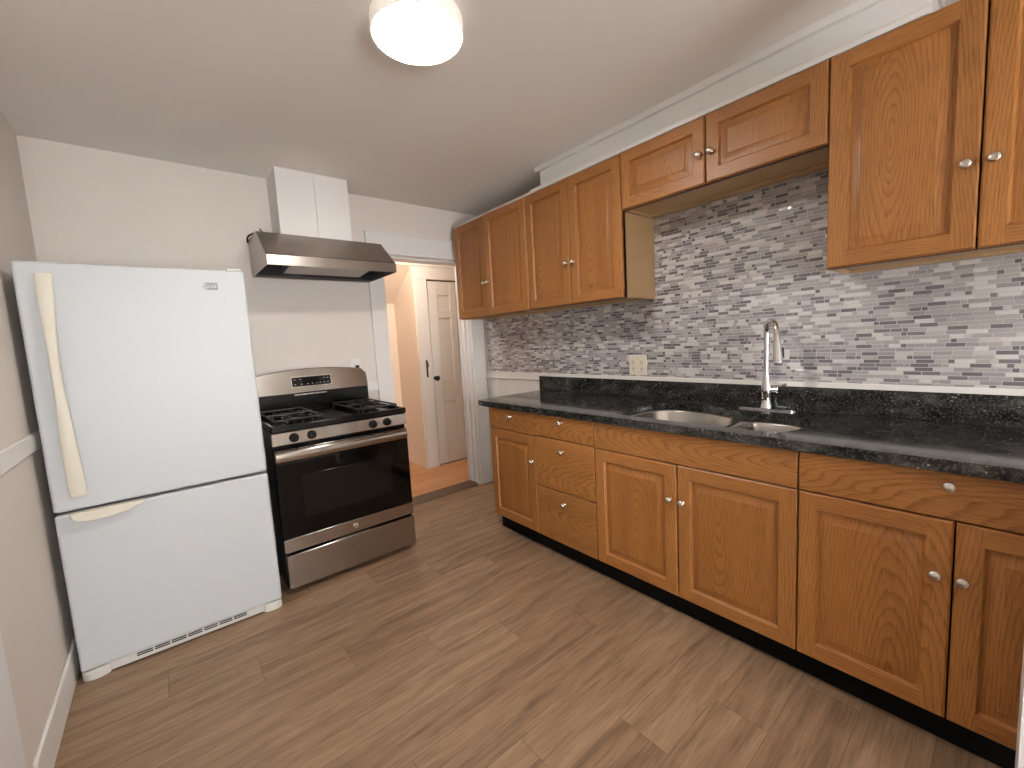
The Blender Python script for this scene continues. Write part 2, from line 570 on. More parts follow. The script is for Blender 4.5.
# unseen room added behind the camera; its window is enlarged for more fill light
RX0, RX1, RY = -4.2, 0.13, -6.6
struct('rear_floor', MB().box(RX0, RX1, RY, YE - T, -0.12, 0.0), M['rear_bounce_floor'])
struct('rear_ceiling', MB().box(RX0, RX1, RY, YE - T, ZC, ZC + 0.1), M['rear_wall'])
WX0, WX1, WZ0, WZ1 = -3.0, -1.4, 0.15, 2.0
struct('rear_wall_back', MB().box(RX0, WX0, RY - T, RY, -0.1, ZC).box(WX1, RX1, RY - T, RY, -0.1, ZC).box(WX0, WX1, RY - T, RY, -0.1, WZ0).box(WX0, WX1, RY - T, RY, WZ1, ZC), M['rear_wall'])
struct('rear_wall_side', MB().box(RX0 - T, RX0, RY - T, YE, -0.1, ZC + 0.1).box(RX1, RX1 + T, RY - T, YE - T, -0.1, ZC + 0.1).box(RX0, XL, YE - T, YE, -0.1, ZC + 0.1), M['rear_wall'])
mb = MB()
for x0 in (WX0, (WX0 + WX1) / 2 - 0.02, WX1 - 0.04):
    mb.box(x0, x0 + 0.04, RY - 0.09, RY - 0.05, WZ0, WZ1)
for z0 in (WZ0, (WZ0 + WZ1) / 2 - 0.02, WZ1 - 0.04):
    mb.box(WX0, WX1, RY - 0.09, RY - 0.05, z0, z0 + 0.04)
struct('fill_window', mb, M['casing'])

# casings of the back doorway
struct('trim_1', MB().box(-1.055, DX0, -0.022, -0.001, 0, 2.03).box(DX1, -0.021, -0.022, -0.001, 0, 2.03), M['trim'], 0.004)
mb = MB().box(-1.055, -0.003, -0.022, -0.001, 2.047, 2.19)
mb.box(-1.055, -0.003, -0.034, -0.001, 2.03, 2.048).box(-1.06, -0.003, -0.028, -0.001, 2.186, 2.196)
struct('trim_2', mb, M['trim'], 0.003)
mb = MB().box(DX1 - 0.012, DX1, 0.0, T, 0, DZ).box(DX0, DX0 + 0.012, 0.0, T, 0, DZ).box(DX0, DX1, 0, T, DZ - 0.012, DZ)
mb.box(DX1 - 0.026, DX1 - 0.012, 0.055, 0.085, 0, DZ).box(DX1 - 0.03, DX1 - 0.005, T, T + 0.012, 0, DZ + .05)
struct('trim_3', mb, M['casing'], 0.002)
# chair rails
struct('trim_4', MB().box(XL, -1.055, -0.016, 0, 0.99, 1.066), M['trim'], 0.004)
struct('trim_5', MB().box(XL, XL + 0.014, -1.46, -0.016, 0.990, 1.060), M['trim'], 0.004)
struct('trim_6', MB().box(-0.018, 0, -3.6, -0.002, 0.995, 1.049).box(-0.024, 0, -3.6, -0.002, 0.990, 0.998), M['trim'], 0.003)
# wainscot boards on the right wall
mb = MB()
y = -0.02
while y > -0.86:
    mb.box(-0.009, 0, y - 0.0375, y, 0.1, 0.99)
    y -= 0.0405
struct('trim_7', mb, M['trim'], 0.002)
struct('baseboard_left', MB().box(XL, XL + 0.013, -1.345, -0.02, 0, 0.138), M['trim'], 0.005)
struct('baseboard_back', MB().box(XL + 0.022, -1.056, -0.018, 0, 0, 0.15), M['trim'], 0.005)
struct('baseboard_right', MB().box(-0.018, 0, -0.83, -0.023, 0, 0.12), M['trim'], 0.005)
# casing of the left opening
mb = MB().box(XL, XL + 0.022, -1.72, -1.465, 0, 2.15).box(XL, XL + 0.034, -1.72, -1.560, 0, 2.15)
mb.box(XL, XL + 0.022, LY1 - 0.135, LY1, 0, 2.15).box(XL, XL + 0.022, LY1 - 0.135, -1.465, 2.05, 2.19)
struct('trim_8', mb, M['casing'], 0.005)

# mosaic backsplash
struct('wall_right_tile', MB().box(-0.008, 0.0, -3.55, -0.047, 1.049, 2.10), M['tile'])

# soffit over the wall cabinets
SY0, SY1 = -1.085, -2.935
struct('trim_9', MB().box(-0.255, 0, SY1, SY0, 2.278, ZC).box(-0.278, 0, SY1 - 0.01, SY0 + 0.028, 2.418, ZC).box(-0.325, 0, SY1 - 0.01, SY0 + 0.03, 2.2775, 2.300), M['trim'], 0.003)
struct('trim_10', MB().box(-0.318, -0.2, SY0 + 0.03, -0.094, 2.2775, 2.290), M['trim'], 0.002)

# ------------------------------------------------------------------ hallway beyond the doorway
HY, HYF = 0.815, 1.30
struct('hall_floor', MB().box(-2.0, 1.1, T - 0.01, HYF + 0.12, -0.10, 0.012), M['hall_floor'])
struct('threshold', MB().prism([(-0.012, 0.0), (0.11, 0.0), (0.13, 0.012), (0.13, 0.022), (0.02, 0.024), (-0.012, 0.010)], 'x', DX0 + 0.013, DX1 - 0.027), M['threshold'], 0.002)
struct('hall_wall_far', MB().box(-1.9, -0.27, HYF, HYF + 0.1, 0.0, 2.4), M['hall_wall'])
struct('hall_wall_side', MB().prism([(HYF, 0.0), (HY, 0.0), (HY, 2.4), (HY + 0.1, 2.4), (HYF, 2.4)], 'x', -0.27, -0.17), M['hall_wall'])
struct('hall_wall_left', MB().box(-2.0, -1.9, T - .01, HYF + 0.12, -0.1, 2.5), M['hall_wall'])
struct('hall_wall_right', MB().box(1.0, 1.1, T - .01, HY + 0.12, -0.1, 2.5).box(T - .01, 1.1, T - 0.05, T + .01, -0.1, 2.5), M['hall_wall'])
# sloping underside of the stair over the peach passage
struct('hall_stair_soffit', MB().prism([(HYF, 1.80), (HY + 0.02, 2.14), (HY + 0.02, 2.19), (HYF, 1.86)], 'x', -1.2, -0.27), M['hall_wall'])
struct('hall_ceiling', MB().box(-2.0, 1.1, T, HYF + 0.12, 2.4, 2.5), M['hall_wall'])
D0, D1, DH = -0.112, 0.66, 1.99
mb = MB().box(-0.17, D0 - .012, HY, HY + 0.1, 0, 2.4).box(D1, 1.0, HY, HY + 0.1, 0, 2.4).box(D0 - .012, D1, HY, HY + 0.1, DH + .01, 2.4).box(-0.17, 1.1, HY + 0.06, HY + 0.14, -0.1, 2.5)
struct('hall_wall_back', mb, M['hall_wall'])
mb = MB().box(-0.262, D0 - 0.012, HY - 0.02, HY, 0.012, DH + 0.012).box(D1 + .006, D1 + 0.15, HY - 0.02, HY, 0.012, DH + 0.012)
mb.box(-0.262, D1 + 0.15, HY - 0.02, HY, DH + 0.012, 2.13).box(-0.275, D1 + 0.16, HY - 0.03, HY, 2.13, 2.15)
struct('trim_11', mb, M['hall_trim'], 0.003)
door = struct('door_1', MB().box(D0, D1, HY + 0.012, HY + 0.045, 0.02, DH - 0.004), M['hall_trim'])
yF = HY + 0.012
mb = MB()
px = [D0, D0 + 0.115, D0 + 0.265, D0 + 0.345, D0 + 0.505, D1]
pz = [0.02, 0.215, 0.70, 0.94, 1.60, 1.69, 1.84, DH - 0.004]
pp = [(px[1], px[2]), (px[3], px[4])]
pr = [(pz[1], pz[2]), (pz[3], pz[4]), (pz[5], pz[6])]
for x0, x1 in ((D0, px[1]), (px[2], px[3]), (px[4], D1)):
    mb.box(x0, x1, yF - 0.012, yF + .001, 0.02, DH - 0.004)
for z0, z1 in ((pz[0], pz[1]), (pz[2], pz[3]), (pz[4], pz[5]), (pz[6], pz[7])):
    for x0, x1 in pp:
        mb.box(x0, x1, yF - 0.012, yF + .001, z0, z1)
fr = mb.build('door_frame', M['hall_trim'], door, bevel=0.004)
k = MB().lathe([(0.022, 0.0), (0.022, 0.004), (0.009, 0.006), (0.009, 0.03), (0.024, 0.036), (0.028, 0.05), (0.022, 0.062), (0.0005, 0.066)], (D0 + 0.022, yF - 0.012, 0.965), '-y', 16)
k.build('door_knob', M['matte_black'], door)
t = MB().box(-0.2, -0.182, HY - 0.026, HY - 0.02, 0.985, 1.165).tube([(-0.191, HY - 0.026, 1.15), (-0.191, HY - 0.045, 1.13), (-0.191, HY - 0.045, 1.10), (-0.191, HY - 0.026, 1.085)], 0.007, 8)
tag(t.build('door_latch', M['brass'], origin=(-0.191, HY - 0.02, 1.0)), 'slim dark metal latch on the casing beside the hallway door', 'latch')

# ------------------------------------------------------------------ cabinet parts
knob_me = None


def knob(parent, x, y, z):
    """satin nickel mushroom knob facing -x"""
    global knob_me
    if knob_me is None:
        mb = MB().lathe([(0.0095, 0.0), (0.0085, 0.002), (0.0058, 0.005), (0.0055, 0.012), (0.0125, 0.016), (0.0155, 0.0195), (0.0150, 0.023), (0.0115, 0.0265), (0.006, 0.0283), (0.0004, 0.0288)], (0, 0, 0), '-x', 20)
        o = mb.build('knob', M['nickel'], origin=(0, 0, 0))
        knob_me = o.data
    else:
        o = bpy.data.objects.new('knob', knob_me)
        C.objects.link(o)
    W[o.name] = Vector((x, y, z))
    o.parent = parent
    o.location = Vector((x, y, z)) - W[parent.name]
    return o


def panel_door(parent, xf, ya, yb, za, zb, th=0.02, fw_=0.056, origin=None, name='door'):
    """raised-panel door, front plane at x = xf facing -x; ya > yb"""
    mb = MB()
    y0, y1 = min(ya, yb), max(ya, yb)

    def ring(i, d):
        return [(xf + d, y0 + i, za + i), (xf + d, y1 - i, za + i), (xf + d, y1 - i, zb - i), (xf + d, y0 + i, zb - i)]

    def band(r0, r1, mv, mh):
        for k in range(4):
            j = (k + 1) % 4
            mb.face((r0[k], r0[j], r1[j], r1[k]), mh if k in (0, 2) else mv)
    back, r0, r1 = ring(0, th), ring(0, 0.005), ring(0.005, 0.0)
    band(back, r0, 1, 2)
    band(r0, r1, 1, 2)
    mb.face(back, 1)
    a, b = 0.005, fw_
    mb.face([(xf, y0 + a, za + a), (xf, y0 + b, za + a), (xf, y0 + b, zb - a), (xf, y0 + a, zb - a)], 1)
    mb.face([(xf, y1 - b, za + a), (xf, y1 - a, za + a), (xf, y1 - a, zb - a), (xf, y1 - b, zb - a)], 1)
    mb.face([(xf, y0 + b, za + a), (xf, y1 - b, za + a), (xf, y1 - b, za + b), (xf, y0 + b, za + b)], 2)
    mb.face([(xf, y0 + b, zb - b), (xf, y1 - b, zb - b), (xf, y1 - b, zb - a), (xf, y0 + b, zb - a)], 2)
    rr = [ring(b, 0.0), ring(b + 0.003, 0.005), ring(b + 0.007, 0.0125), ring(b + 0.011, 0.0125), ring(b + 0.038, 0.0035), ring(b + 0.040, 0.0015)]
    for i in range(2):
        band(rr[i], rr[i + 1], 1, 2)
    for i in range(2, 5):
        band(rr[i], rr[i + 1], 0, 0)
    mb.face(rr[-1], 0)
    bmesh.ops.remove_doubles(mb.bm, verts=mb.bm.verts[:], dist=1e-6)
    if origin is None:
        origin = (xf, (y0 + y1) / 2, (za + zb) / 2)
    return mb.build(name, [M['oak_panel'], M['oak_stile'], M['oak_rail']], parent, origin=origin)


def drawer_front(parent, xf, ya, yb, za, zb, th=0.02, name='drawer'):
    mb = MB().box(xf, xf + th, yb, ya, za, zb)
    return mb.build(name, M['oak_front'], parent, origin=(xf, (ya + yb) / 2, (za + zb) / 2), bevel=0.004)


XB, ZTK, ZCB, ZCT = -0.620, 0.112, 0.876, 0.913
GAP = 0.0025


def base_cabinet(ya, yb, label):
    t = thing('base_cabinet', label, 'cabinet', ((XB) / 2, (ya + yb) / 2, 0))
    x0, x1 = XB + 0.021, -0.022
    e = 0.0008
    ya, yb = ya - e, yb + e
    mb = MB()
    mb.box(x0, x1, ya - 0.016, ya, 0.105, ZCB - .001).box(x0, x1, yb, yb + 0.016, 0.105, ZCB - .001)
    mb.box(x0, x1, yb, ya, 0.105, 0.121).box(x1 - 0.006, x1, yb, ya, 0.105, ZCB - .001)
    mb.box(x0, x0 + 0.018, yb, ya, ZCB - 0.03, ZCB - .001)
    mb.box(x0, x0 + 0.018, yb, ya, 0.70, 0.745)
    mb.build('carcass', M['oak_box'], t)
    MB().box(-0.559, -0.541, yb, ya, 0.0, 0.105).build('toe_kick', M['toe'], t)
    return t


ZD = 0.7315      # line between top drawers and doors
YB = [-0.847, -1.301, -1.763, -2.225, -2.688, -3.077, -3.46]

t = base_cabinet(YB[0], YB[1], 'narrow oak base cabinet with one drawer over one door, nearest the doorway')
d = drawer_front(t, XB, YB[0] - GAP, YB[1] + GAP, ZD + GAP, ZCB - 0.004)
knob(d, XB, -1.078, 0.826)
d = panel_door(t, XB, YB[0] - GAP, YB[1] + GAP, ZTK, ZD - GAP)
knob(d, XB, -1.272, 0.566)
t = base_cabinet(YB[1], YB[2], 'oak base cabinet of three stacked drawers, left of the sink cabinet')
for za, zb, zk in ((0.737 + GAP, ZCB - 0.004, 0.838), (0.429 + GAP, 0.737 - GAP, 0.668), (ZTK, 0.429 - GAP, 0.357)):
    d = drawer_front(t, XB, YB[1] - GAP, YB[2] + GAP, za, zb)
    knob(d, XB, -1.53, zk)
t = base_cabinet(YB[2], YB[4], 'wide oak sink cabinet with two doors under a plain knobless panel')
drawer_front(t, XB, YB[2] - GAP, YB[4] + GAP, ZD + GAP, ZCB - 0.004, name='false_front')
d = panel_door(t, XB, YB[2] - GAP, YB[3] + GAP, ZTK, ZD - GAP)
knob(d, XB, -2.192, 0.566)
d = panel_door(t, XB, YB[3] - GAP, YB[4] + GAP, ZTK, ZD - GAP)
knob(d, XB, -2.253, 0.566)
t = base_cabinet(YB[4], YB[6], 'oak base cabinet with a wide knobbed drawer over two doors, right of the sink cabinet')
d = drawer_front(t, XB, YB[4] - GAP, YB[6] + GAP, ZD + GAP, ZCB - 0.004)
knob(d, XB, -3.062, 0.835)
d = panel_door(t, XB, YB[4] - GAP, YB[5] + GAP, ZTK, ZD - GAP)
knob(d, XB, -3.042, 0.562)
d = panel_door(t, XB, YB[5] - GAP, YB[6] + GAP, ZTK, ZD - GAP)
knob(d, XB, -3.097, 0.562)

XU, ZUB, ZUT, ZSB = -0.327, 1.520, 2.276, 1.979


def wall_cabinet(ya, yb, zb, label):
    t = thing('wall_cabinet', label, 'cabinet', (XU / 2, (ya + yb) / 2, zb))
    e = 0.0008
    mb = MB()
    x0, x1 = XU + 0.021, -0.0085
    ya, yb = ya - e, yb + e
    mb.box(x0, x1, ya - 0.016, ya, zb, ZUT).box(x0, x1, yb, yb + 0.016, zb, ZUT)
    mb.box(x0, x1, yb + 0.016, ya - 0.016, zb + 0.012, zb + 0.028).box(x0, x1, yb + 0.016, ya - 0.016, ZUT - 0.016, ZUT)
    mb.box(x1 - 0.006, x1, yb + 0.016, ya - 0.016, zb + .028, ZUT - .016)
    mb.box(x1 - 0.05, x1, yb + 0.016, ya - 0.016, zb, zb + .0115)
    mb.build('carcass', M['laminate'], t)
    f = MB().box(x0 - 0.0005, x0 + 0.018, ya - 0.04, ya, zb - 0.0005, ZUT).box(x0 - 0.0005, x0 + 0.018, yb, yb + 0.04, zb - 0.0005, ZUT)
    f.box(x0, x0 + 0.018, yb + .04, ya - .04, zb - 0.0005, zb + 0.04).box(x0, x0 + 0.018, yb + .04, ya - .04, ZUT - 0.04, ZUT)
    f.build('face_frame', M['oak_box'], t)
    return t


YU = [-0.094, -0.526, -0.992, -1.383, -1.765, -2.224, -2.684, -3.072, -3.46]
for i, zb, ajar, ks, label in (
        (0, ZUB, 0.020, (-0.494, -0.556, 1.772), 'tall oak wall cabinet with two doors at the doorway end, farthest from the camera'),
        (2, ZUB, 0.0, (-1.355, -1.410, 1.772), 'tall oak wall cabinet with two doors, between the short one and the doorway end'),
        (4, ZSB, 0.0, (-2.196, -2.250, 2.110), 'short oak wall cabinet with two low doors above the sink'),
        (6, ZUB, 0.0, (-3.041, -3.100, 1.780), 'tall oak wall cabinet at the right edge of the view, right of the short one')):
    t = wall_cabinet(YU[i], YU[i + 2], zb, label)
    d = panel_door(t, XU, YU[i] - GAP, YU[i + 1] + GAP, zb + 0.002, ZUT - 0.002)
    knob(d, XU, ks[0], ks[2])
    org = (XU + 0.02, YU[i + 2] + GAP, (zb + ZUT) / 2) if ajar else None
    d = panel_door(t, XU, YU[i + 1] - GAP, YU[i + 2] + GAP, zb + 0.002, ZUT - 0.002, origin=org)
    knob(d, XU, ks[1], ks[2])
    if ajar:
        d.rotation_euler.z = ajar

# ------------------------------------------------------------------ countertop, sink, faucet
CUT = [(-.50, -1.835), (-.34, -1.822), (-.17, -1.845), (-.098, -1.945), (-.092, -2.08), (-.122, -2.19), (-.176, -2.31), (-.186, -2.43), (-.188, -2.53), (-.225, -2.61), (-.35, -2.645),
       (-.50, -2.62), (-.553, -2.55), (-.558, -2.35), (-.560, -2.08), (-.553, -1.90)]
YC0, YC1, XC = -0.734, -3.46, -0.638
cut = catmull(CUT, 5)
mb = MB()
r = 0.03
outer = [(-0.001, YC0)] + [(XC + r - r * sin(a * pi / 12), YC0 - r + r * cos(a * pi / 12)) for a in range(7)] + [(XC, YC1), (-0.001, YC1)]
es = []
for poly in (outer, [(p.x, p.y) for p in cut]):
    vs = [mb.bm.verts.new((p[0], p[1], ZCT)) for p in poly]
    es += [mb.bm.edges.new((vs[i], vs[(i + 1) % len(vs)])) for i in range(len(vs))]
bmesh.ops.triangle_fill(mb.bm, use_beauty=True, use_dissolve=False, edges=es)
ex = bmesh.ops.extrude_face_region(mb.bm, geom=mb.bm.faces[:])
bmesh.ops.translate(mb.bm, verts=[v for v in ex['geom'] if isinstance(v, bmesh.types.BMVert)], vec=(0, 0, ZCB - ZCT))
tag(mb.build('countertop', M['granite'], origin=(-0.32, -2.1, ZCB), bevel=0.008, seg=3), 'black granite countertop cut out around the double bowl sink', 'countertop')
mb = MB().box(-0.0245, -0.025 + 0.0055, YC1, YC0, ZCT + 0.0005, 1.026)
tag(mb.build('backsplash', M['granite'], origin=(-0.022, -2.1, ZCT), bevel=0.002), 'low black granite strip standing along the back of the countertop below the tile', 'backsplash')

BL = [(-.50, -1.847), (-.34, -1.834), (-.18, -1.86), (-.112, -1.95), (-.105, -2.08), (-.135, -2.19), (-.195, -2.295), (-.35, -2.33), (-.50, -2.315), (-.540, -2.25), (-.546, -2.08), (-.540, -1.91)]
BR = [(-.50, -2.375), (-.35, -2.365), (-.23, -2.385), (-.201, -2.44), (-.201, -2.53), (-.238, -2.597), (-.35, -2.631), (-.49, -2.607), (-.535, -2.555), (-.542, -2.48), (-.538, -2.42)]
snk = thing('kitchen_sink', 'stainless steel double bowl sink set under the granite counter', 'sink', (-0.34, -2.24, 0.69))


def shrink(loop, k, z):
    c = sum(loop, Vector((0, 0))) / len(loop)
    return [(c.x + (p.x - c.x) * k, c.y + (p.y - c.y) * k, z) for p in loop]


for ctrl in (BL, BR):
    lp = catmull(ctrl, 6)
    depth = 0.70 if ctrl is BL else 0.72
    mb = MB()
    c = sum(lp, Vector((0, 0))) / len(lp)
    loops = [shrink(lp, 1.0, 0.8745), shrink(lp, 0.985, 0.868), shrink(lp, 0.95, depth + 0.03), shrink(lp, 0.91, depth + 0.008), shrink(lp, 0.82, depth), shrink(lp, 0.14, depth - 0.004)]
    mb.loft(loops, cap=False)
    mb.face(loops[-1])
    b = mb.build('bowl', M['steel_sink'], snk)
    mm = b.modifiers.new('thickness', 'SOLIDIFY')
    mm.thickness = 0.0012
    mm.offset = -1
    MB().lathe([(0.042, 0.0), (0.042, 0.004), (0.034, 0.005), (0.030, 0.001), (0.0005, 0.001)], (c.x, c.y, depth - 0.004), 'z', 24).build('drain', M['chrome'], b)
mb = MB()
es = []
c = sum(cut, Vector((0, 0))) / len(cut)
for poly in ([(c.x + (p.x - c.x) * 1.04, c.y + (p.y - c.y) * 1.03) for p in cut], catmull(BL, 6), catmull(BR, 6)):
    vs = [mb.bm.verts.new((p[0], p[1], 0.8745)) for p in poly]
    es += [mb.bm.edges.new((vs[i], vs[(i + 1) % len(vs)])) for i in range(len(vs))]
bmesh.ops.triangle_fill(mb.bm, use_beauty=True, use_dissolve=False, edges=es)
rim = mb.build('rim', M['steel_sink'], snk)
mm = rim.modifiers.new('thickness', 'SOLIDIFY')
mm.thickness = 0.0012
mm.offset = -1

FX, FY = -0.062, -2.388
fa = thing('faucet', 'tall chrome gooseneck faucet with a pull-down sprayer behind the sink', 'faucet', (FX, FY, ZCT))
mb = MB()
pl = []
for i in range(32):
    a = 2 * pi * i / 32
    pl.append((FX + 0.030 * cos(a), FY + (0.098 if sin(a) > 0 else -0.098) + 0.030 * sin(a)))
mb.loft([[(p[0], p[1], ZCT) for p in pl], [(p[0], p[1], ZCT + 0.006) for p in pl], [(FX + (p[0] - FX) * 0.85, FY + (p[1] - FY) * 0.97, ZCT + 0.009) for p in pl]])
mb.build('deck_plate', M['chrome'], fa)
MB().lathe([(0.027, 0.009), (0.026, 0.016), (0.0215, 0.03), (0.0215, 0.065), (0.024, 0.08), (0.024, 0.115), (0.018, 0.145), (0.0125, 0.18), (0.0118, 0.20)], (FX, FY, ZCT), 'z', 24).build('body', M['chrome'], fa)
th_ = radians(37)
dx, dy = -cos(th_), -sin(th_)
RR = 0.066
pts = [(FX, FY, ZCT + 0.19), (FX, FY, ZCT + 0.28), (FX, FY, ZCT + 0.366)]
zc = ZCT + 0.366
for i in range(1, 15):
    a = pi * i / 15 * 1.06
    pts.append((FX + dx * RR * (1 - cos(a)), FY + dy * RR * (1 - cos(a)), zc + RR * sin(a)))
MB().tube(pts, 0.0118, 14).build('spout', M['chrome'], fa)
e0, e1 = Vector(pts[-1]), (Vector(pts[-1]) - Vector(pts[-2])).normalized()
hp = [e0 - e1 * 0.005, e0 + e1 * 0.01, e0 + e1 * 0.05, e0 + e1 * 0.12, e0 + e1 * 0.135, e0 + e1 * 0.138]
sh = MB().tube(hp, [0.0125, 0.0145, 0.0155, 0.0195, 0.0195, 0.017], 18).build('spray_head', M['chrome'], fa)
MB().tube([hp[-1] - e1 * 0.002, hp[-1] + e1 * 0.002], 0.0165, 18).build('nozzle', M['matte_black'], sh)
bp = e0 + e1 * 0.085 + Vector((0.02, -0.02, 0)) * 0.75
MB().tube([bp - e1 * 0.02, bp + e1 * 0.025], 0.0055, 8).build('spray_button', M['matte_black'], sh)
hz = ZCT + 0.098
h_ = MB().tube([(FX, FY - 0.02, hz), (FX, FY - 0.05, hz)], [0.014, 0.014], 16).tube([(FX, FY - 0.05, hz), (FX, FY - 0.056, hz)], [0.019, 0.019], 16)
h_.tube([(FX, FY - 0.03, hz + 0.012), (FX - 0.004, FY - 0.065, hz + 0.020), (FX - 0.008, FY - 0.088, hz + 0.030)], [0.008, 0.007, 0.0055], 10)
h_.build('handle', M['chrome'], fa)


def outlet_face(mb, y, z, x, m):
    """one duplex receptacle: slots as small raised dark inlays"""
    for zz in (z + 0.021, z - 0.021):
        for dy_ in (-0.0065, 0.0065):
            mb.box(x - 0.0006, x + 0.001, y + dy_ - 0.0016, y + dy_ + 0.0016, zz - 0.003, zz + 0.006, m)
        mb.box(x - 0.0006, x + 0.001, y - 0.003, y + 0.003, zz - 0.013, zz - 0.008, m)


t = thing('wall_outlet', 'ivory double outlet plate on the mosaic tile left of the sink', 'outlet', (-0.008, -1.635, 1.118))
MB().box(-0.014, -0.008, -1.698, -1.572, 1.056, 1.183).build('cover_plate', M['ivory'], t, bevel=0.003)
for yy in (-1.605, -1.664):
    mb = MB().box(-0.0165, -0.0135, yy - 0.0165, yy + 0.0165, 1.119 - 0.042, 1.119 + 0.042)
    outlet_face(mb, yy, 1.119, -0.0165, 1)
    mb.build('receptacle', [M['ivory'], M['slot']], t)
t = thing('wall_outlet', 'white outlet plate low on the back wall, peeking over the stove backguard', 'outlet', (-1.208, 0, 1.20))
MB().box(-1.243, -1.173, -0.006, 0.0, 1.135, 1.249).build('cover_plate', M['white_plate'], t, bevel=0.002)
MB().box(-1.212, -1.190, -0.03, -0.006, 1.168, 1.200).tube([(-1.20, -0.03, 1.17), (-1.20, -0.042, 1.13), (-1.20, -0.025, 1.05), (-1.20, -0.02, 0.8)], 0.004, 8).build('plug', M['matte_black'], t)

# ------------------------------------------------------------------ refrigerator
FW, FD = 0.748, 0.655
fl, fr_ = Vector((-2.713, -0.7515)), Vector((-1.965, -0.766))
frz = math.atan2(fr_.y - fl.y, fr_.x - fl.x)
mid = (fl + fr_) / 2
ref = thing('refrigerator', 'white refrigerator with a freezer below, standing left of the stove', 'refrigerator', (mid.x, mid.y, 0), frz)
ox, oy = mid.x, mid.y          # local x = world x - ox (front face at local y = 0)


def L(mb):                      # shift locally modelled geometry to the thing's origin
    bmesh.ops.translate(mb.bm, verts=mb.bm.verts[:], vec=(ox, oy, 0))
    return mb


hw = FW / 2
L(MB().box(-hw + 0.004, hw - 0.004, 0.062, FD, 0.025, 1.712)).build('body', M['fridge'], ref, bevel=0.006)
L(MB().box(-hw + 0.012, hw - 0.012, 0.045, 0.062, 0.06, 1.705)).build('gasket', M['gasket'], ref)
up_door = L(MB().box(-hw, hw, 0.0, 0.048, 0.731, 1.722)).build('upper_door', M['fridge'], ref, bevel=0.011, seg=4)
lo_door = L(MB().box(-hw, hw, 0.0, 0.048, 0.045, 0.719)).build('freezer_door', M['fridge'], ref, bevel=0.011, seg=4)
# long bowed strap handle
hx = -2.632 - ox
loops = []
for i in range(25):
    u = i / 24
    z = 1.676 - u * (1.676 - 0.785)
    wdt = 0.0262 - 0.0115 * math.exp(-((u - 0.42) / 0.30) ** 2)
    out = 0.014 + 0.024 * sin(pi * u) ** 0.7
    thk = 0.016
    sh_ = -0.004 * sin(pi * u)
    loops.append([(hx + sh_ - wdt, -out + thk, z), (hx + sh_ - wdt, -out + 0.005, z), (hx + sh_ - wdt * 0.6, -out, z), (hx + sh_ + wdt * 0.6, -out, z), (hx + sh_ + wdt, -out + 0.005, z), (hx + sh_ + wdt, -out + thk, z)])
mb = MB().loft(loops)
mb.box(hx - 0.02, hx + 0.02, -0.016, 0.001, 1.61, 1.668).box(hx - 0.02, hx + 0.02, -0.016, 0.001, 0.792, 0.85)
L(mb).build('handle', M['cream'], up_door, bevel=0.002)
# freezer scoop handle
poly = [(0, 0.0), (0.232, 0.0), (0.224, -0.010), (0.185, -0.024), (0.12, -0.033), (0.06, -0.034), (0.02, -0.028), (0.003, -0.016)]
sx = -2.668 - ox
mb = MB()
mb.loft([[(sx + p[0], 0.002, 0.724 + p[1] * 1.38) for p in poly], [(sx + p[0], -0.022, 0.724 + p[1] * 1.15) for p in poly], [(sx + 0.10 + (p[0] - 0.10) * 0.95, -0.032, 0.723 + p[1] * 1.22) for p in poly]])
L(mb).build('handle', M['cream'], lo_door, bevel=0.003)
# badge
bx, bz, bh, bw = -2.105 - ox, 1.645, 0.0165, 0.028
pl = [(bx - bw + bh + bh * cos(a), bz + bh * sin(a)) for a in [pi / 2 + pi * i / 10 for i in range(11)]] + [(bx + bw, bz - bh), (bx + bw, bz + bh)]
mb = MB().prism(pl, 'y', 0.0005, -0.0025)
for i in range(20):
    a0, a1 = 2 * pi * i / 20, 2 * pi * (i + 1) / 20
    q = lambda a, r_: (bx - 0.0150 + r_ * cos(a), -0.0031, bz + r_ * sin(a))
    if not 1 <= i <= 3:
        mb.face((q(a0, 0.0100), q(a1, 0.0100), q(a1, 0.0080), q(a0, 0.0080)), 1)
mb.box(bx - 0.0160, bx - 0.0146, -0.0031, -0.002, bz - 0.004, bz + 0.0045, 1).box(bx - 0.0160, bx - 0.0110, -0.0031, -0.002, bz - 0.004, bz - 0.0026, 1)
text_into(mb, 'LG', 0.0180, Vector((bx + 0.0115, -0.0026, bz)), 1)
L(mb).build('badge', [M['grey_print'], M['white_print']], up_door)['label'] = 'small grey logo badge with white letters'
L(MB().lathe([(0.0045, 0), (0.004, 0.002), (0.0004, 0.003)], (-2.047 - ox, 0, 1.583), '-y', 12)).build('screw_cap', M['fridge_trim'], up_door)
# kick plate with vent slots and corner feet covers
mb = MB().box(-hw + 0.03, hw - 0.03, 0.012, 0.03, 0.008, 0.043)
for i in range(7):
    x0 = -0.20 + i * 0.060
    for zz in (0.027, 0.0365):
        mb.box(x0, x0 + 0.054, 0.0108, 0.013, zz - 0.0028, zz + 0.0028, 1)
L(mb).build('kick_grille', [M['fridge_trim'], M['matte_black']], ref)
for sg in (-1, 1):
    cx_ = sg * (hw - 0.045)
    pl = [(cx_ + 0.045 * cos(a) , 0.03 - 0.036 * abs(sin(a)) ** 0.7) for a in [pi + pi * i / 12 for i in range(13)]] + [(cx_ + 0.045, 0.06), (cx_ - 0.045, 0.06)]
    L(MB().prism(pl, 'z', 0.0005, 0.043)).build('foot_cover', M['fridge_trim'], ref, bevel=0.004)
L(MB().box(hw - 0.07, hw - 0.012, 0.012, 0.12, 1.7215, 1.734)).build('hinge_cover', M['fridge_trim'], ref, bevel=0.004)
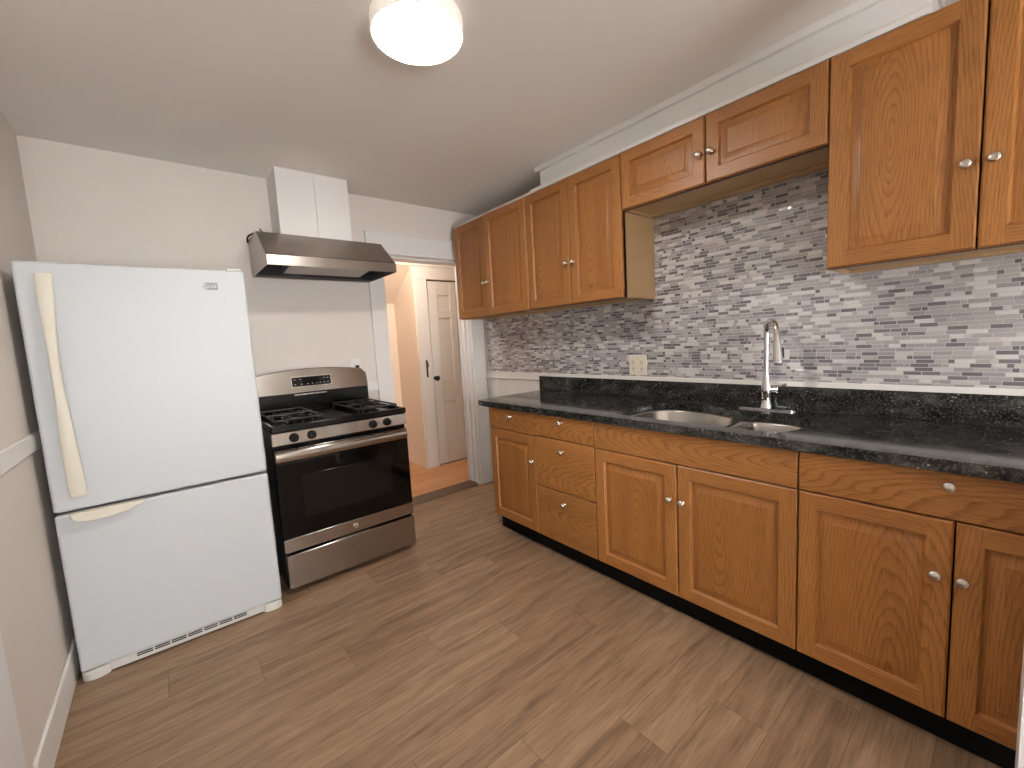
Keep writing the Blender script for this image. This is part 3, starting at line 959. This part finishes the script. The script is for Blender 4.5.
for x0 in (-hw + 0.05, hw - 0.10):
    L(MB().box(x0, x0 + 0.05, 0.5, 0.6, 0.0, 0.026)).build('rear_foot', M['matte_black'], ref)

# ------------------------------------------------------------------ gas stove
SX0, SX1, SF = -1.918, -1.157, -0.690
st = thing('stove', 'stainless steel and black gas stove between the refrigerator and the doorway', 'stove', ((SX0 + SX1) / 2, -0.36, 0))
MB().box(SX0, SX1, -0.655, -0.03, 0.03, 0.905).build('body', M['black'], st, bevel=0.003)
for fx in (SX0 + 0.05, SX1 - 0.05):
    for fy in (-0.60, -0.08):
        MB().lathe([(0.02, 0.0), (0.02, 0.012), (0.011, 0.014), (0.011, 0.031)], (fx, fy, 0), 'z', 12).build('foot', M['matte_black'], st)
# storage drawer
MB().box(SX0 + 0.006, SX1 - 0.002, SF, -0.656, 0.032, 0.221).build('drawer', M['steel'], st, bevel=0.004)
MB().box(-1.66, -1.44, SF + 0.004, SF + 0.012, 0.2225, 0.2265).build('drawer_lip', M['steel'], st)
# oven door
od = MB().box(SX0 + 0.002, SX1 - 0.002, SF + 0.004, -0.656, 0.238, 0.800).build('oven_door', M['glass_black'], st, bevel=0.003)
MB().box(SX0 + 0.002, SX1 - 0.002, SF, SF + 0.010, 0.2375, 0.312).build('lower_panel', M['steel'], od, bevel=0.002)
MB().box(-1.797, -1.282, SF + 0.0022, SF + 0.006, 0.41, 0.648).build('oven_window', M['glass_window'], od, bevel=0.002)
# towel bar handle: wide flattened bar on two posts
pr = [(SF - 0.040, 0.744), (SF - 0.052, 0.750), (SF - 0.058, 0.765), (SF - 0.058, 0.785), (SF - 0.052, 0.800), (SF - 0.040, 0.807), (SF - 0.030, 0.800), (SF - 0.030, 0.750)]
mb = MB().prism(pr, 'x', SX0 - 0.002, SX1 - 0.028)
for hx_ in (SX0 + 0.03, SX1 - 0.06):
    mb.box(hx_ - 0.012, hx_ + 0.012, SF - 0.034, SF + 0.004, 0.762, 0.792)
mb.build('handle', M['steel'], od, bevel=0.003)
MB().box(SX0 + 0.004, SX1 - 0.004, SF + 0.002, SF + 0.012, 0.786, 0.803).build('door_top_trim', M['steel'], od, bevel=0.002)
# round emblem on the lower panel
ex_, ez = -1.533, 0.276
mb = MB().lathe([(0.0155, 0.0), (0.0155, 0.0025), (0.0135, 0.003), (0.0125, 0.0018), (0.0004, 0.0018)], (ex_, SF, ez), '-y', 24)
mb.tube([(ex_ - 0.004 + 0.004 * cos(a), SF - 0.0022, ez + 0.0055 * sin(a)) for a in [0.6 + i * 0.5 for i in range(12)]], 0.0009, 6)
mb.tube([(ex_ + 0.005 - 0.003 * cos(a), SF - 0.0022, ez + 0.0055 * sin(2 * a)) for a in [-1.2 + i * 0.35 for i in range(9)]], 0.0009, 6)
mb.build('emblem', M['nickel'], od)
# control fascia and knobs
fa_ = MB().prism([(SF, 0.829), (SF + 0.004, 0.897), (-0.655, 0.897), (-0.655, 0.829)], 'x', SX0 - 0.002, SX1 - 0.006).build('control_panel', M['steel'], st, bevel=0.003)
for kx in (-1.812, -1.722, -1.376, -1.287):
    mb = MB().lathe([(0.0245, 0.0), (0.0245, 0.006), (0.0205, 0.009), (0.0195, 0.026), (0.0175, 0.029), (0.0004, 0.029)], (kx, SF + 0.002, 0.862), '-y', 24)
    mb.box(kx - 0.0045, kx + 0.0045, SF - 0.036, SF - 0.024, 0.845, 0.879)
    mb.build('burner_knob', M['black'], fa_, bevel=0.001)
# cooktop with a raised rim
mb = MB().box(SX0, SX1, SF - 0.002, -0.075, 0.898, 0.916)
mb.box(SX0, SX1, SF - 0.004, SF + 0.022, 0.9, 0.934).box(SX0, SX0 + 0.02, SF, -0.075, 0.9, 0.934).box(SX1 - 0.02, SX1, SF, -0.075, 0.9, 0.934).box(SX0, SX1, -0.095, -0.075, 0.9, 0.930)
mb.build('cooktop', M['black'], st, bevel=0.005)
MB().box(-1.62, -1.45, -0.60, -0.14, 0.9162, 0.921).build('griddle_plate', M['iron'], st, bevel=0.004)
for gx0, gx1 in ((SX0 + 0.035, -1.64), (-1.43, SX1 - 0.035)):
    gc = (gx0 + gx1) / 2
    g = MB()
    zt = 0.953
    r_ = 0.0058
    fy0, fy1 = -0.625, -0.125
    for a_, b_ in (((gx0, fy0), (gx1, fy0)), ((gx1, fy0), (gx1, fy1)), ((gx1, fy1), (gx0, fy1)), ((gx0, fy1), (gx0, fy0)), ((gx0, -0.375), (gx1, -0.375))):
        g.tube([(a_[0], a_[1], zt), (b_[0], b_[1], zt)], r_, 8)
    for cx_, cy_ in ((gx0, fy0), (gx1, fy0), (gx1, fy1), (gx0, fy1)):
        g.tube([(cx_, cy_, zt), (cx_, cy_, 0.917)], r_, 8)
    for by in (-0.50, -0.25):
        for a in range(4):
            an = pi / 4 + a * pi / 2
            ex2, ey2 = gc + 0.055 * cos(an) * 1.9, by + 0.055 * sin(an) * 1.9
            g.tube([(gc + 0.03 * cos(an), by + 0.03 * sin(an), zt), (ex2, ey2, zt + 0.001), (ex2 + 0.01 * cos(an), ey2 + 0.01 * sin(an), 0.925)], r_ * 0.9, 8)
        g.tube([(gc + 0.062 * cos(a * pi / 12), by + 0.062 * sin(a * pi / 12), zt - 0.004) for a in range(25)], 0.0045, 6)
    g.build('grate', M['iron'], st)
    for by in (-0.50, -0.25):
        bnr = MB().lathe([(0.052, 0.0), (0.050, 0.006), (0.038, 0.008), (0.036, 0.018), (0.030, 0.0185)], (gc, by, 0.9155), 'z', 24).build('burner', M['black'], st)
        MB().lathe([(0.034, 0.0), (0.034, 0.005), (0.028, 0.009), (0.0004, 0.010)], (gc, by, 0.934), 'z', 24).build('burner_cap', M['iron'], bnr)
# backguard
bgp = []
n = 24
for i in range(n + 1):
    u = -1 + 2 * i / n
    zt = 1.208 - 0.036 * u * u
    if abs(u) > 0.93:
        zt -= 0.030 * ((abs(u) - 0.93) / 0.07) ** 2
    bgp.append(((SX0 + SX1) / 2 + u * (SX1 - SX0 - 0.006) / 2, zt))
mb = MB()
loops = []
for yf, k_ in ((-0.034, 0.0), (-0.068, 0.0)):
    loops.append([(x_, yf, z_) for x_, z_ in bgp] + [(bgp[-1][0], yf - (0.024 if yf < -0.05 else 0), 1.046), (bgp[0][0], yf - (0.024 if yf < -0.05 else 0), 1.046)])
mb.loft(loops)
bg = mb.build('backguard', M['steel'], st, bevel=0.004)
MB().box(SX0 + 0.004, SX1 - 0.004, -0.086, -0.034, 0.905, 1.045).build('vent_panel', M['black'], st, bevel=0.003)
mb = MB()
for i in range(5):
    mb.box(-1.66 + i * 0.042, -1.622 + i * 0.042, -0.0895, -0.085, 1.032, 1.040)
mb.build('vent_slats', M['chrome'], st)


def guard_y(z):                # the steel face leans back towards its top
    return -0.092 + (z - 1.046) * (0.024 / 0.155)


mb = MB()
P4 = [(-1.674, 1.085), (-1.414, 1.085), (-1.414, 1.157), (-1.674, 1.157)]
mb.loft([[(p[0], guard_y(p[1]) - 0.0005, p[1]) for p in P4], [(p[0], guard_y(p[1]) - 0.004, p[1]) for p in P4]], 2)
P5 = [(-1.668, 1.090), (-1.420, 1.090), (-1.420, 1.152), (-1.668, 1.152)]
mb.loft([[(p[0], guard_y(p[1]) - 0.0045, p[1]) for p in P5], [(p[0], guard_y(p[1]) - 0.0055, p[1]) for p in P5]], 0)
for x_, z_ in ((-1.65, 1.137), (-1.615, 1.137), (-1.65, 1.104), (-1.61, 1.104), (-1.57, 1.104), (-1.54, 1.104), (-1.512, 1.104), (-1.49, 1.104), (-1.463, 1.135), (-1.44, 1.135), (-1.463, 1.107), (-1.44, 1.107)):
    mb.box(x_ - 0.006, x_ + 0.006, guard_y(z_) - 0.006, guard_y(z_) - 0.005, z_ - 0.0022, z_ + 0.0022, 1)
mb.build('display', [M['glass_black'], M['dim_print'], M['nickel']], bg)

# ------------------------------------------------------------------ range hood and duct cover
HX0, HX1, HF = -1.812, -1.049, -0.492
hd = thing('range_hood', 'stainless steel range hood hanging on the wall above the stove', 'range hood', ((HX0 + HX1) / 2, 0, 1.813))
prof = [(-0.001, 1.813), (HF, 1.813), (HF, 1.869), (-0.275, 2.042), (-0.001, 2.042)]
w_ = 0.004
inner = [(-0.012, 1.813), (HF + w_, 1.813), (HF + w_, 1.866), (-0.278, 2.036), (-0.012, 2.036)]
mb = MB()
mb.prism(prof, 'x', HX0, HX0 + w_).prism(prof, 'x', HX1 - w_, HX1)
mb.prism([(HF, 1.813), (HF, 1.869), (HF + w_, 1.867), (HF + w_, 1.813)], 'x', HX0, HX1)
mb.prism([(HF, 1.869), (-0.275, 2.042), (-0.275, 2.037), (HF + w_, 1.865)], 'x', HX0, HX1)
mb.prism([(-0.275, 2.042), (-0.001, 2.042), (-0.001, 2.037), (-0.275, 2.037)], 'x', HX0, HX1)
mb.prism([(-0.001, 1.813), (-0.001, 2.04), (-0.008, 2.04), (-0.008, 1.813)], 'x', HX0, HX1)
mb.build('shell', M['steel_hood'], hd, bevel=0.0012)
MB().box(HX0 + w_, HX1 - w_, HF + w_ + .001, -0.009, 1.872, 1.876).box(HX0 + w_, HX1 - w_, -0.09, -0.009, 1.818, 1.8715).build('inner_liner', M['matte_black'], hd)
fl_ = MB().prism([(-0.45, 1.870), (-0.43, 1.846), (-0.14, 1.826), (-0.095, 1.870)], 'x', -1.66, -1.17).build('filter', M['filter'], hd, bevel=0.003)
for lx in (-1.60, -1.235):
    MB().lathe([(0.042, 0.0), (0.042, 0.006), (0.032, 0.009), (0.0004, 0.010)], (lx, -0.36, 1.8435), '-z', 20).build('hood_light', M['lens'], hd)
cb = open_catmull([(-1.820, -0.03, 2.025), (-1.823, -0.06, 2.048), (-1.81, -0.10, 2.06), (-1.775, -0.12, 2.068), (-1.74, -0.13, 2.058), (-1.705, -0.14, 2.049)], 5)
cable = MB().tube(cb, 0.0055, 8).tube([(-1.735, -0.135, 2.056), (-1.755, -0.14, 2.075), (-1.765, -0.145, 2.09)], 0.005, 8)
tag(cable.build('power_cord', M['matte_black'], origin=(-1.78, -0.1, 2.045)), 'short black power cord curled on the left end of the range hood', 'cord')

t = thing('duct_cover', 'white boxed duct cover between the range hood and the ceiling', 'duct', (-1.453, -0.12, 2.043))
MB().box(-1.670, -1.448, -0.235, -0.001, 2.043, ZC).build('panel', M['trim'], t, bevel=0.0015)
MB().box(-1.4465, -1.231, -0.235, -0.001, 2.043, ZC).build('panel', M['trim'], t, bevel=0.0015)

# ------------------------------------------------------------------ ceiling lamp
lt = thing('ceiling_light', 'round flush ceiling light glowing bright white', 'ceiling light', (-1.50, -1.775, ZC))
c_ = (-1.50, -1.775, ZC)
MB().lathe([(0.157, 0.0), (0.160, 0.004), (0.160, 0.050), (0.158, 0.053), (0.153, 0.053), (0.153, 0.046), (0.0005, 0.046)], c_, '-z', 64).build('housing', M['lamp_ring'], lt)
MB().lathe([(0.1525, 0.0465), (0.1525, 0.053), (0.148, 0.0555), (0.0005, 0.0565)], c_, '-z', 64).build('diffuser', M['diffuser'], lt)
